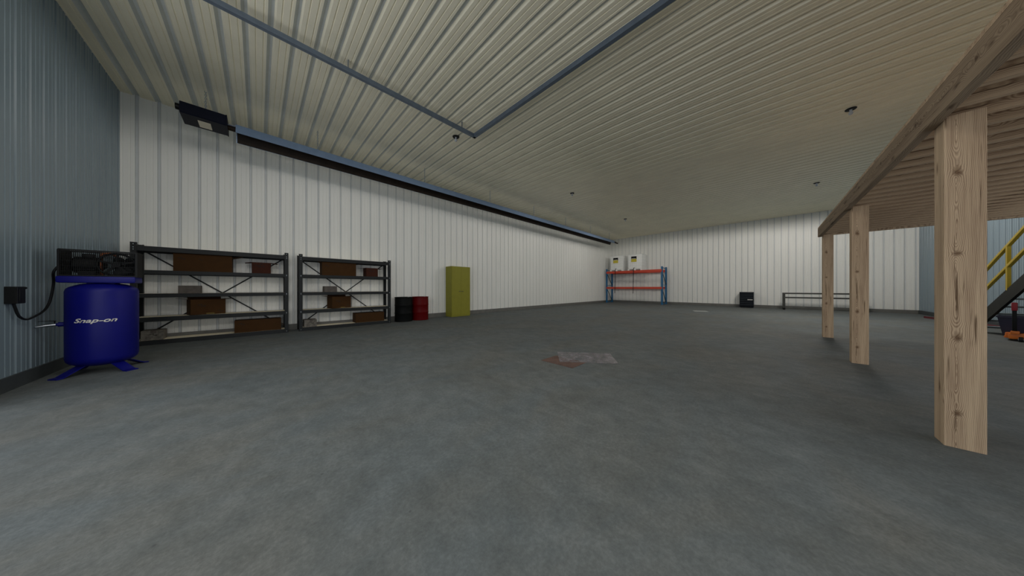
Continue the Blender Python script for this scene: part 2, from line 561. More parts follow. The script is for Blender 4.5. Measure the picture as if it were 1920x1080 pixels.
comp = thing('air_compressor', 'blue upright air compressor with caged motor standing by the blue grey wall', 'air compressor', (-1.46, 6.27, 0))
R0 = 0.267
mb = MB()
prof = [(0.0, 0.075), (0.10, 0.087), (0.18, 0.105), (0.235, 0.135), (0.258, 0.165), (R0, 0.205),
        (R0, 1.055), (0.258, 1.09), (0.235, 1.115), (0.17, 1.148), (0.09, 1.168), (0.0, 1.175)]
mb.lathe(prof, seg=64)
tank = mb.build('tank', M['tank_blue'], comp, smooth=True)
phi0 = math.atan2(-6.27, 1.46)
wrap_text('Snap-on', 0.315, 0.072, R0 + 0.0005, phi0 - math.radians(13), 0.683).build('lettering', M['letter'], tank)
for ang in (45, 135, 225, 315):
    a = math.radians(ang)
    c, s = math.cos(a), math.sin(a)
    mb = MB()
    t = Vector((-s, c, 0)) * 0.055
    path = [(0.17, 0.118), (0.335, 0.012), (0.385, 0.006)]
    th = 0.012
    top = [Vector((c * r, s * r, z)) for r, z in path]
    for i in range(2):
        p, q = top[i], top[i + 1]
        vs = []
        for b_ in (p, q):
            for sg in (-1, 1):
                vs.append(mb.bm.verts.new(b_ + t * sg + Vector((0, 0, th / 2))))
                vs.append(mb.bm.verts.new(b_ + t * sg - Vector((0, 0, th / 2 - 0.0005))))
        A0, A1, A2, A3, B0, B1, B2, B3 = vs
        for f in ((A0, A2, B2, B0), (A1, B1, B3, A3), (A0, B0, B1, A1), (A2, A3, B3, B2), (A0, A1, A3, A2), (B0, B2, B3, B1)):
            mb.bm.faces.new(f)
    mb.build('foot', M['tank_blue'], comp)
mb = MB()
mb.box(-0.285, 0.275, -0.175, 0.14, 1.165, 1.250, 0.02)
mb.box(-0.10, 0.10, -0.10, 0.10, 1.13, 1.18)
mb.build('motor_plate', M['tank_blue'], comp, smooth=True)
# cage: local x -0.27..0.275, y -0.13..0.13, z 1.25..1.58
cx0, cx1, cy0, cy1, cz0, cz1 = -0.272, 0.275, -0.135, 0.135, 1.245, 1.578
mb = MB()
for y in (cy0, cy1):
    mb.bar((cx0, y, cz1), (cx1, y, cz1), 0.012, 0.018)
    mb.bar((cx0, y, cz0 + 0.01), (cx1, y, cz0 + 0.01), 0.012, 0.018)
    for x in (cx0, cx1):
        mb.bar((x, y, cz0), (x, y, cz1), 0.018)
for x in (cx0, cx1):
    mb.bar((x, cy0, cz1), (x, cy1, cz1), 0.012, 0.018)
mb.box(cx0 - 0.004, cx0 + 0.002, cy0, cy1, cz0, cz1 - 0.01)
mb.box(cx1 - 0.002, cx1 + 0.004, cy0, cy1, cz0, cz1 - 0.01)
cage = mb.build('belt_guard', M['black'], comp)
mb = MB()
for y in (cy0, cy1):
    for i in range(1, 40):
        x = cx0 + (cx1 - cx0) * i / 40
        mb.tube([(x, y, cz0), (x, y, cz1)], 0.0026, 6)
    for j in range(1, 5):
        z = cz0 + (cz1 - cz0) * j / 5
        mb.tube([(cx0, y, z), (cx1, y, z)], 0.0026, 6)
mb.build('wire_grille', M['wire'], cage)
mb = MB()
mb.lathe([(0.0, -0.22), (0.085, -0.22), (0.105, -0.20), (0.105, -0.04), (0.09, -0.02), (0.05, 0.0), (0.03, 0.02), (0.0, 0.02)], (0.0, 0.02, 1.40), 28, 'X')
for i in range(10):
    a = 2 * PI * i / 10
    mb.bar((-0.195, 0.02 + 0.105 * math.cos(a), 1.40 + 0.105 * math.sin(a)), (-0.05, 0.02 + 0.105 * math.cos(a), 1.40 + 0.105 * math.sin(a)), 0.010)
mb.box(-0.17, -0.05, -0.06, 0.10, 1.25, 1.32)
mb.box(-0.15, -0.07, -0.03, 0.07, 1.49, 1.545, 0.008)
mb.build('motor', M['black'], comp, smooth=True)
mb = MB()
fc, fy = (0.115, 1.412), -0.085
mb.tube([(fc[0] + 0.145 * math.cos(2 * PI * k / 36), fy, fc[1] + 0.145 * math.sin(2 * PI * k / 36)) for k in range(36)], 0.014, 8, closed=True)
mb.lathe([(0.0, -0.025), (0.035, -0.025), (0.035, 0.025), (0.0, 0.025)], (fc[0], fy, fc[1]), 16, 'Y')
for k in range(5):
    a = 2 * PI * k / 5 + 0.3
    mb.bar((fc[0], fy, fc[1]), (fc[0] + 0.135 * math.cos(a), fy, fc[1] + 0.135 * math.sin(a)), 0.012, 0.024)
mb.build('flywheel', M['black'], comp, smooth=True)
mb = MB()
mb.lathe([(0.0, 0.02 - 0.06), (0.07, -0.04), (0.075, 0.10), (0.0, 0.10)], (0.15, 0.02, 1.32), 20, 'Y')
mb.box(0.08, 0.22, -0.03, 0.10, 1.25, 1.33)
for dx in (-0.045, 0.045):
    mb.lathe([(0.0, 1.36), (0.042, 1.36)] + [(0.042 + 0.010 * (i % 2), 1.37 + 0.012 * i) for i in range(11)] + [(0.036, 1.51), (0.0, 1.525)], (0.15 + dx, 0.03, 0), 18)
mb.build('pump', M['black'], comp, smooth=True)
mb = MB()
mb.tube([(0.10, 0.03, 1.52), (0.05, 0.0, 1.565), (-0.005, -0.03, 1.555), (-0.012, -0.05, 1.48), (-0.012, -0.05, 1.36), (-0.01, 0.0, 1.27), (-0.01, 0.0, 1.24)], 0.015, 10)
mb.build('discharge_pipe', M['copper'], comp, smooth=True)
mb = MB()
mb.tube([(-0.262, -0.03, 0.645), (-0.30, -0.03, 0.645)], [0.026, 0.030], 16)
mb.tube([(-0.30, -0.03, 0.645), (-0.315, -0.03, 0.645)], 0.018, 12)
mb.build('outlet_fitting', M['tank_blue'], comp, smooth=True)
mb = MB()
mb.tube([(-0.312, -0.03, 0.645), (-0.37, -0.04, 0.640), (-0.437, -0.055, 0.630)], [0.017, 0.016, 0.012], 12)
vp = mb.build('outlet_pipe', M['steel'], comp, smooth=True)
mb = MB()
mb.tube([(-0.325, -0.03, 0.655), (-0.325, -0.03, 0.690)], 0.005, 8)
mb.tube([(-0.318, -0.03, 0.690), (-0.36, -0.035, 0.694), (-0.425, -0.04, 0.692)], [0.006, 0.004, 0.003], 8)
mb.build('valve_lever', M['black'], vp, smooth=True)

# switch box on the wall and the cable to the compressor
sw = thing('switch_box', 'black electrical disconnect box mounted on the blue grey wall left of the compressor', 'switch box', (XW, 5.69, 0.93))
mb = MB()
mb.box(0.0, 0.062, 0.0, 0.145, 0.0, 0.185, 0.003)
mb.build('housing', M['black'], sw)
mb = MB()
mb.box(0.062, 0.069, 0.004, 0.141, 0.004, 0.181, 0.002)
mb.box(0.069, 0.074, 0.03, 0.115, 0.03, 0.155, 0.002)
mb.build('door', M['black_rubber'], sw)
mb = MB()
mb.tube([(0.035, 0.145, 0.168), (0.035, 0.20, 0.170)], 0.006, 8)
mb.lathe([(0.0, -0.03), (0.010, -0.025), (0.015, 0.0), (0.011, 0.018), (0.0, 0.022)], (0.035, 0.23, 0.170), 14, 'Y')
mb.build('switch_lever', M['black'], sw, smooth=True)
def spline(pts, n=8):
    out = []
    P = [Vector(p) for p in pts]
    P = [2 * P[0] - P[1]] + P + [2 * P[-1] - P[-2]]
    for i in range(1, len(P) - 2):
        for k in range(n):
            t = k / n
            a, b, c, d = P[i - 1], P[i], P[i + 1], P[i + 2]
            out.append(0.5 * ((2 * b) + (c - a) * t + (2 * a - 5 * b + 4 * c - d) * t * t + (3 * b - a - 3 * c + d) * t ** 3))
    out.append(P[-2])
    return out
mb = MB()
mb.tube(spline([(-1.862, 5.731, 0.929), (-1.862, 5.752, 0.883), (-1.862, 5.814, 0.79), (-1.862, 5.927, 0.745), (-1.86, 6.035, 0.754), (-1.855, 6.225, 0.811), (-1.85, 6.321, 0.884), (-1.84, 6.358, 0.998), (-1.82, 6.34, 1.171), (-1.78, 6.2, 1.298), (-1.742, 6.24, 1.41)]), 0.0105, 12)
mb.build('power_cable', M['black_rubber'], comp, smooth=True, loc=(1.46, -6.27, 0))

# ------------------------------------------------------------------ shelving racks and cartons
RX, RY, RW, RD = -1.655, 8.42, 2.155, 0.41        # left front post centre, width between posts, depth
def make_rack(loc, label):
    rk = thing('shelving_rack', label, 'shelving rack', loc, group='dark steel shelving racks by the long white wall')
    pw = 0.032
    for x in (0.0, RW):
        for y in (0.0, RD):
            mb = MB()
            sx = 1 if x == 0 else -1
            sy = 1 if y == 0 else -1
            mb.box(x - pw, x + pw, y - 0.004, y + 0.004, 0.0, 1.965) if False else None
            mb.box(x - pw, x + pw, y - sy * pw - 0.004, y - sy * pw + 0.004, 0.0, 1.965)
            mb.box(x - sx * pw - 0.004, x - sx * pw + 0.004, y - pw, y + pw, 0.0, 1.965)
            mb.box(x + sx * pw * 0.94 - 0.004, x + sx * pw * 0.94 + 0.004, y - pw, y + pw, 0.0, 1.965)
            mb.slot = 1
            for z in (0.04, 0.48, 0.50, 0.945, 0.965, 1.40, 1.42, 1.83, 1.87, 1.93):
                mb.cyl((x, y - sy * (pw + 0.007), z), (x, y - sy * (pw + 0.003), z), 0.006, 8)
            mb.build('post', [M['dark_steel'], M['chain']], rk)
    for zt in (0.088, 0.535, 0.99, 1.445, 1.905):
        hb = 0.088 if zt < 1.9 else 0.095
        hb = 0.076 if 0.9 < zt < 1.5 else hb
        for y in (-0.016, RD + 0.016):
            mb = MB()
            d = 1 if y < 0.1 else -1
            mb.box(0.034, RW - 0.034, y - 0.012, y + 0.012, zt - hb, zt, 0.003)
            mb.box(0.034, RW - 0.034, min(y, y + d * 0.03), max(y, y + d * 0.03), zt - 0.03, zt - 0.022)
            mb.build('beam', M['dark_steel'], rk)
        for x in (0.006, RW - 0.006):
            mb = MB()
            mb.box(x - 0.01, x + 0.01, 0.034, RD - 0.034, zt - 0.06, zt - 0.024)
            mb.build('end_beam', M['dark_steel'], rk)
        mb = MB()
        mb.box(0.002, RW - 0.002, 0.0, RD, zt - 0.018, zt - 0.002)
        mb.build('shelf_board', M['board'], rk)
    yb = RD + 0.036
    for a, b in (((0.03, 1.85), (RW - 0.03, 0.12)), ((RW - 0.03, 1.85), (0.03, 0.12))):
        mb = MB()
        mb.bar((a[0], yb, a[1]), (b[0], yb, b[1]), 0.005, 0.026)
        mb.build('brace', M['dark_steel'], rk)
        yb += 0.006
    return rk
rack_a = make_rack((RX, RY, 0), 'dark steel shelving rack of brown cartons right beside the blue compressor')
RACK_DX = 2.43
rack_b = dup(rack_a, (RX + RACK_DX, RY, 0), 'dark steel shelving rack of brown cartons next to the black drum')

def shell(mb, w, d, h, t=0.006):
    mb.box(-w / 2, w / 2, -d / 2, d / 2, 0, t)
    mb.box(-w / 2, w / 2, -d / 2, -d / 2 + t, 0, h)
    mb.box(-w / 2, w / 2, d / 2 - t, d / 2, 0, h)
    mb.box(-w / 2, -w / 2 + t, -d / 2, d / 2, 0, h)
    mb.box(w / 2 - t, w / 2, -d / 2, d / 2, 0, h)

def flap(parent, mat, hinge, length, half, ang, side):
    """open carton flap; hinge point, swing outwards, half width along the hinge"""
    mb = MB()
    c, s = math.cos(ang), math.sin(ang)
    hx, hy, hz = hinge
    if side in ('L', 'R'):
        sg = -1 if side == 'L' else 1
        mb.bar((hx, hy, hz), (hx + sg * length * c, hy, hz + length * s), half * 2, 0.005)
    else:
        sg = -1 if side == 'F' else 1
        mb.bar((hx, hy, hz), (hx, hy + sg * length * c, hz + length * s), half * 2, 0.005)
    return mb.build('flap', mat, parent)

def recycle_mark(parent, x, y, z, r):
    mb = MB()
    for k in range(3):
        R = Matrix.Translation((x, y, z)) @ Matrix.Rotation(2 * PI * k / 3, 4, 'Y')
        w = r * 0.30
        def q(pts):
            A = [mb.bm.verts.new(R @ Vector((u * r, -0.0015, v * r))) for u, v in pts]
            B = [mb.bm.verts.new(R @ Vector((u * r, 0.0, v * r))) for u, v in pts]
            n = len(pts)
            mb.bm.faces.new(A)
            mb.bm.faces.new(B[::-1])
            for i in range(n):
                mb.bm.faces.new((A[i], B[i], B[(i + 1) % n], A[(i + 1) % n]))
        q([(-0.62, 0.22), (-0.18, 0.98), (0.12, 0.98), (-0.32, 0.22)])
        q([(0.16, 1.06), (0.16, 0.62), (0.52, 0.62)])
        q([(-0.18, 0.98), (0.16, 0.98), (0.16, 0.72), (-0.03, 0.72)])
    return mb.build('recycling_mark', M['print_black'], parent)

def handling_mark(parent, x, y, z, r, seed=0):
    """small printed pair of bent arrows, as on shipping cartons"""
    rnd = random.Random(seed)
    mb = MB()
    for k in range(2):
        ox, oz = (k - 0.5) * r * 0.9, (0.5 - k) * r * 0.55
        mb.bar((x + ox - r * 0.55, y - 0.0008, z + oz), (x + ox + r * 0.4, y - 0.0008, z + oz + r * 0.12), 0.0016, r * 0.22)
        mb.poly([(x + ox + r * 0.35, y - 0.0016, z + oz + r * 0.45), (x + ox + r * 0.85, y - 0.0016, z + oz + r * 0.10), (x + ox + r * 0.35, y - 0.0016, z + oz - r * 0.2)])
    return mb.build('handling_mark', M['print_black'], parent)

def carton_big(loc, label):
    t = thing('open_carton', label, 'cardboard box', loc, group='wide cartons under the top shelf')
    mb = MB(); shell(mb, 0.80, 0.36, 0.365); mb.build('carton_body', M['card'], t)
    flap(t, M['card'], (0.40, 0, 0.325), 0.17, 0.17, math.radians(16), 'R')
    flap(t, M['card'], (-0.40, 0, 0.345), 0.15, 0.17, math.radians(38), 'L')
    handling_mark(t, -0.30, -0.18, 0.26, 0.045)
    handling_mark(t, -0.05, -0.18, 0.255, 0.030)
    return t
def carton_recycle(loc, label):
    t = thing('recycling_carton', label, 'cardboard box', loc, group='small reddish cartons under the top shelf')
    mb = MB(); shell(mb, 0.325, 0.30, 0.26); mb.build('carton_body', M['card_red'], t)
    flap(t, M['card_red'], (0.16, 0, 0.258), 0.125, 0.145, math.radians(-6), 'R')
    flap(t, M['card_red'], (-0.16, 0, 0.258), 0.115, 0.145, math.radians(-10), 'L')
    recycle_mark(t, 0.0, -0.15, 0.185, 0.055)
    handling_mark(t, -0.09, -0.15, 0.185, 0.03)
    return t
def carton_grey(loc, label):
    t = thing('grey_carton', label, 'cardboard box', loc, group='plain grey cartons on the middle shelf')
    mb = MB(); mb.box(-0.145, 0.145, -0.13, 0.13, 0, 0.16, 0.004); mb.build('carton_body', M['card_grey'], t)
    mb = MB(); mb.box(-0.145, 0.145, -0.02, 0.02, 0.16, 0.1612); mb.build('tape_strip', M['card_patch'], t)
    return t
def carton_open(loc, label):
    t = thing('open_carton', label, 'cardboard box', loc, group='open cartons on the second shelf up')
    mb = MB(); shell(mb, 0.50, 0.26, 0.322); mb.build('carton_body', M['card'], t)
    flap(t, M['card'], (0.25, 0, 0.320), 0.13, 0.10, math.radians(4), 'R')
    flap(t, M['card'], (-0.25, 0, 0.320), 0.15, 0.10, math.radians(10), 'L')
    flap(t, M['card'], (0, 0.125, 0.320), 0.07, 0.24, math.radians(75), 'B')
    handling_mark(t, -0.10, -0.13, 0.19, 0.05)
    handling_mark(t, 0.17, -0.13, 0.06, 0.045)
    mb = MB()
    for i in range(7):
        mb.box(-0.03 + i * 0.017, -0.018 + i * 0.017, -0.1315, -0.129, 0.008, 0.028)
    mb.build('printed_strip', M['print_gold'], t)
    return t
def carton_blotched(loc, label):
    t = thing('blotched_carton', label, 'cardboard box', loc, group='blotched grey cartons on the bottom shelf')
    mb = MB(); mb.box(-0.13, 0.13, -0.15, 0.15, 0, 0.185, 0.004); mb.build('carton_body', M['card_patch'], t)
    handling_mark(t, 0.01, -0.15, 0.10, 0.04)
    mb = MB(); mb.box(-0.02, 0.05, -0.151, 0.15, 0.1845, 0.1862); mb.box(-0.02, 0.05, -0.1515, -0.149, 0.13, 0.1862); mb.build('tape_strip', M['card_grey'], t)
    return t
def carton_long(loc, label):
    t = thing('long_carton', label, 'cardboard box', loc, group='long low cartons on the bottom shelf')
    mb = MB(); mb.box(-0.39, 0.39, -0.16, 0.16, 0, 0.275, 0.004); mb.build('carton_body', M['card'], t)
    mb = MB(); mb.box(-0.385, 0.385, -0.022, 0.022, 0.2745, 0.2762); mb.build('tape_strip', M['card_grey'], t)
    handling_mark(t, -0.28, -0.16, 0.185, 0.045)
    flap(t, M['card'], (0.39, 0.0, 0.14), 0.07, 0.10, math.radians(-35), 'R')
    return t
cartons = [
    (carton_big, (-0.81, 8.63, 1.444), 'wide open brown carton under the top shelf, {}'),
    (carton_recycle, (0.06, 8.63, 1.444), 'small reddish carton with recycling mark, {}'),
    (carton_grey, (-1.01, 8.62, 0.989), 'plain grey carton on the middle shelf, {}'),
    (carton_open, (-0.79, 8.615, 0.537), 'brown carton with spread flaps two shelves up, {}'),
    (carton_blotched, (-1.455, 8.585, 0.087), 'blotched grey carton on the bottom shelf, {}'),
    (carton_long, (0.015, 8.60, 0.087), 'long low brown carton on the bottom shelf, {}'),
]
for fn, loc, lab in cartons:
    a = fn(loc, lab.format('in the rack beside the compressor'))
    if fn is carton_open: a.rotation_euler.z = math.radians(17)
    dx = RACK_DX
    if fn is carton_recycle: dx = 2.395
    if fn is carton_long: dx = 2.38
    dup(a, (loc[0] + dx, loc[1], loc[2]), lab.format('in the rack by the drums'))

# ------------------------------------------------------------------ drums and cabinet
def make_drum(loc, mat, label):
    t = thing('steel_drum', label, 'drum', loc)
    r, h = 0.272, 0.80
    prof = [(r - 0.01, 0.0), (r + 0.004, 0.004), (r + 0.004, 0.016), (r - 0.004, 0.022)]
    for zc in (0.27, 0.53):
        prof += [(r - 0.003, zc - 0.022), (r + 0.004, zc - 0.008), (r + 0.004, zc + 0.008), (r - 0.003, zc + 0.022)]
    prof += [(r - 0.004, h - 0.022), (r + 0.004, h - 0.016), (r + 0.004, h), (r - 0.008, h), (r - 0.012, h - 0.014), (0.0, h - 0.014)]
    mb = MB(); mb.lathe(prof, seg=48); mb.build('drum_body', mat, t, smooth=True)
    mb = MB(); mb.lathe([(0.0, h - 0.014), (0.03, h - 0.014), (0.03, h - 0.004), (0.0, h - 0.004)], (0.17, 0.02, 0), 14); mb.build('bung_cap', M['steel'], t, smooth=True)
    return t
make_drum((3.435, 8.56, 0), M['drum_black'], 'black steel drum standing between the shelving rack and the red drum')
make_drum((4.02, 8.58, 0), M['drum_red'], 'dark red steel drum standing beside the black drum')

cab = thing('storage_cabinet', 'tall olive yellow steel cabinet against the long white wall', 'cabinet', (5.60, 8.635, 0))
mb = MB(); mb.box(-0.425, 0.425, -0.205, 0.22, 0.0, 1.93, 0.006); mb.build('cabinet_body', M['olive'], cab)
for sx in (-1, 1):
    mb = MB(); mb.box(min(sx * 0.0012, sx * 0.415), max(sx * 0.0012, sx * 0.415), -0.222, -0.204, 0.05, 1.905, 0.0015)
    d = mb.build('door', M['olive'], cab)
    mb = MB(); mb.box(sx * 0.06 - 0.045, sx * 0.06 + 0.045, -0.228, -0.222, 0.955, 0.985, 0.003)
    mb.bar((sx * 0.06 - 0.035, -0.236, 0.97), (sx * 0.06 + 0.035, -0.236, 0.97), 0.012, 0.014)
    mb.build('handle', M['olive_dark'], d)

# ------------------------------------------------------------------ pallet rack with two liquid totes
PX0, PX1, PY0, PY1 = 18.78, 19.72, 4.90, 8.64
pr = thing('pallet_rack', 'blue and orange red pallet rack in the far corner', 'pallet rack', (PX0, (PY0 + PY1) / 2, 0))
hy = (PY1 - PY0) / 2
dpx = PX1 - PX0
for y in (-hy, hy):
    for x in (0.0, dpx):
        mb = MB()
        mb.box(x - 0.045, x + 0.045, y - 0.05, y + 0.05, 0.0, 2.52, 0.006)
        mb.box(x - 0.07, x + 0.07, y - 0.07, y + 0.07, 0.0, 0.012)
        mb.build('upright', M['rack_blue'], pr)
    for z in (0.06, 1.30, 2.44):
        mb = MB(); mb.bar((0.04, y, z), (dpx - 0.04, y, z), 0.03, 0.04); mb.build('strut', M['rack_blue'], pr)
    for za, zb in ((2.20, 1.34), (1.05, 0.14)):
        mb = MB(); mb.bar((0.04, y, za), (dpx - 0.04, y, zb), 0.03, 0.035); mb.build('diagonal_brace', M['dark_steel'], pr)
for zt, hb in ((2.34, 0.165), (1.175, 0.14)):
    for x in (-0.03, dpx + 0.03):
        mb = MB()
        mb.box(x - 0.03, x + 0.03, -hy + 0.0, hy - 0.0, zt - hb, zt, 0.006)
        mb.build('load_beam', M['rack_red'], pr)
def make_tote(loc, label):
    t = thing('liquid_tote', label, 'liquid tote', loc, group='white liquid totes on the pallet rack')
    w = 0.98
    mb = MB()                                   # pallet base
    for y in (-0.43, 0.0, 0.43):
        mb.box(0.0, w, y - 0.06, y + 0.06, 0.0, 0.08)
    mb.box(0.0, w, -w / 2, w / 2, 0.08, 0.105, 0.004)
    mb.build('pallet', M['white_plastic'], t)
    mb = MB(); mb.box(0.025, w - 0.025, -w / 2 + 0.025, w / 2 - 0.025, 0.105, 1.15, 0.05)
    mb.lathe([(0.0, 1.14), (0.11, 1.14), (0.11, 1.175), (0.0, 1.175)], (w / 2, 0, 0), 20)
    tank = mb.build('tank', M['white_plastic'], t, smooth=True)
    mb = MB()
    for k in range(9):
        s = -w / 2 + w * k / 8
        for x in (0.004, w - 0.004):
            mb.tube([(x, s, 0.105), (x, s, 1.12)], 0.008, 6)
        for y in (-w / 2 + 0.004, w / 2 - 0.004):
            mb.tube([(w * k / 8, y, 0.105), (w * k / 8, y, 1.12)], 0.008, 6)
    for z in (0.13, 0.32, 0.52, 0.72, 0.92, 1.12):
        mb.tube([(0, -w / 2, z), (w, -w / 2, z), (w, w / 2, z), (0, w / 2, z)], 0.009, 6, closed=True)
    mb.build('cage', M['cage_white'], t)
    mb = MB()
    mb.box(-0.012, -0.006, -0.13, 0.23, 0.60, 0.80)
    mb.slot = 1
    mb.box(-0.012, -0.006, -0.13, 0.23, 0.80, 0.985)
    mb.slot = 2
    mb.box(-0.0135, -0.011, -0.08, 0.20, 0.815, 0.85)
    mb.build('label_plate', [M['yellow_label'], M['black'], M['letter']], t)
    mb = MB(); mb.tube([(0.03, 0.0, 0.20), (-0.03, 0.0, 0.20)], 0.06, 14); mb.tube([(-0.03, 0.0, 0.20), (-0.09, 0.0, 0.17)], 0.03, 12)
    mb.build('valve', M['cage_white'], t, smooth=True)
    mb = MB(); mb.tube(spline([(-0.08, 0.0, 0.18), (-0.115, 0.01, 0.155), (-0.125, 0.03, 0.08), (-0.125, 0.04, -0.3), (-0.125, 0.055, -1.0), (-0.125, 0.07, -1.62)]), 0.019, 8)
    mb.build('hose', M['black_rubber'], t, smooth=True)
    return t
tote = make_tote((18.79, 7.91, 2.342), 'white caged liquid tote nearer the corner on the pallet rack')
dup(tote, (18.79, 6.62, 2.342), 'white caged liquid tote farther from the corner, nearer the middle of the pallet rack')

# ------------------------------------------------------------------ tool chest and rail frame by the far wall
ch = thing('tool_chest', 'dark navy drawer tool chest against the far white wall', 'tool chest', (19.36, 0.845, 0))
mb = MB(); mb.box(0.0, 0.52, -0.29, 0.29, 0.035, 0.87, 0.006); mb.build('chest_body', M['chest_navy'], ch)
zs = [0.065, 0.175, 0.285, 0.40, 0.50, 0.60, 0.715, 0.85]
for i in range(7):
    mb = MB(); mb.box(-0.018, 0.002, -0.275, 0.275, zs[i] + 0.006, zs[i + 1] - 0.006, 0.003)
    d = mb.build('drawer', M['chest_navy'], ch)
    mb = MB(); mb.box(-0.026, -0.017, -0.27, 0.27, zs[i + 1] - 0.018, zs[i + 1] - 0.008, 0.002); mb.build('drawer_trim', M['chest_trim'], d)
mb = MB()
for i in range(7):
    mb.box(-0.0285, -0.0255, -0.25 + i * 0.03, -0.228 + i * 0.03, 0.425, 0.475)
mb.build('name_plate', M['letter'], ch)
for sx in (0.07, 0.45):
    for sy in (-0.23, 0.23):
        mb = MB(); mb.cyl((sx, sy - 0.015, 0.022), (sx, sy + 0.015, 0.022), 0.022, 14); mb.box(sx - 0.02, sx + 0.02, sy - 0.02, sy + 0.02, 0.03, 0.045); mb.build('caster', M['black_rubber'], ch)
mb = MB(); mb.box(-0.11, 0.10, -0.11, 0.11, 0.0, 0.03, 0.004); mb.box(-0.08, 0.08, -0.10, -0.02, 0.03, 0.038)
mb.box(-0.1115, -0.109, -0.10, 0.10, 0.004, 0.027)
tag(mb.build('parts_tray', M['letter'], loc=(19.49, 0.71, 0.8705)), 'small pale tray lying on top of the navy tool chest', 'tray')

fr = thing('rail_frame', 'low dark grey metal rail frame on feet before the far white wall', 'metal frame', (19.15, -1.80, 0))
for y in (1.22, -1.22):
    mb = MB(); mb.box(-0.05, 0.05, y - 0.052, y + 0.052, 0.06, 0.86, 0.004); mb.build('leg', M['frame_grey'], fr)
    mb = MB(); mb.prism([(-0.22, 0.03), (0.30, 0.03), (0.30, 0.08), (-0.10, 0.08)], y - 0.05, y + 0.05, 'Y')
    mb.cyl((-0.16, y - 0.04, 0.03), (-0.16, y + 0.04, 0.03), 0.03, 14); mb.cyl((0.26, y - 0.04, 0.03), (0.26, y + 0.04, 0.03), 0.03, 14)
    mb.build('foot', M['black'], fr)
for z in (0.825, 0.615):
    mb = MB(); mb.box(-0.035, 0.035, -1.19, 1.19, z - 0.035, z + 0.035, 0.003); mb.build('rail', M['frame_grey'], fr)

# ------------------------------------------------------------------ wooden mezzanine
MX0, MX1 = 0.9, 9.11
mez = thing('wooden_mezzanine', 'raised wooden platform on square posts, planked and joisted underneath', 'mezzanine', (5.0, -0.81, 0))
def mz(mb, name, mat): return mb.build(name, mat, mez, loc=None)
ox, oy = 5.0, -0.81
for x in (3.475, 6.255, 9.035):
    mb = MB(); mb.box(-0.075, 0.075, -0.075, 0.075, 0.0, 2.295, 0.003)
    mb.build('post', M['post'], mez, loc=(x - ox, -0.945 - oy, 0))
mb = MB(); mb.box(MX0 - ox, MX1 - ox, -0.055, 0.0, 2.265, 2.445, 0.003); mb.build('fascia_beam', M['beam'], mez)
mb = MB(); mb.box(MX1 - 0.05 - ox, MX1 - ox, -3.72, -0.056, 2.285, 2.445, 0.003); mb.build('rim_joist', M['joist'], mez)
n = 0
x = MX1 - 0.05 - 0.25
while x > MX0:
    mb = MB(); mb.box(-0.022, 0.022, -3.72, -0.056, 2.295, 2.428)
    mb.build('joist', M['joist'], mez, loc=(x - ox, 0, 0))
    x -= 0.2515
mb = MB(); mb.box(MX0 - ox, MX1 - ox, -3.72, 0.0, 2.446, 2.475); mb.build('deck', M['joist'], mez)

# ------------------------------------------------------------------ staircase
SY0, SY1 = -3.69, -4.46
st = thing('metal_staircase', 'dark metal staircase with yellow handrail rising to the wooden platform', 'staircase', (9.13, SY0, 0))
ox, oy = 9.13, SY0
sl = 0.603
top = lambda X: 0.61 + sl * (12.31 - X)
bot = lambda X: top(X) - 0.30
xb = 12.31 + 0.61 / sl
for y in (0.0, SY1 - SY0):
    mb = MB()
    mb.prism([(9.14 - ox, top(9.14)), (xb - 0.02 - ox, 0.012), (12.31 + 0.31 / sl - ox, 0.0), (9.14 - ox, bot(9.14))], y - 0.022, y + 0.022, 'Y')
    mb.build('stringer', M['stair_dark'], st)
for k in range(1, 13):
    z = 0.18 * k - 0.02
    xx = 12.31 - (z - 0.42) / sl
    if xx < 9.3: break
    mb = MB(); mb.box(xx - 0.13 - ox, xx + 0.13 - ox, SY1 - SY0 + 0.022, -0.022, z - 0.035, z, 0.003); mb.build('tread', M['tread'], st)
rail_y = 0.0
for off, r in ((0.955, 0.028), (0.50, 0.026)):
    mb = MB(); mb.bar((9.2 - ox, rail_y, top(9.2) + off), (12.75 - ox, rail_y, top(12.75) + off), 0.05, 0.055, 0.008); mb.build('handrail', M['yellow'], st)
for X in (9.4, 10.5, 11.55, 12.6):
    mb = MB(); mb.box(X - 0.026 - ox, X + 0.026 - ox, rail_y - 0.024, rail_y + 0.024, top(X) - 0.02, top(X) + 0.955, 0.005); mb.build('rail_post', M['yellow'], st)

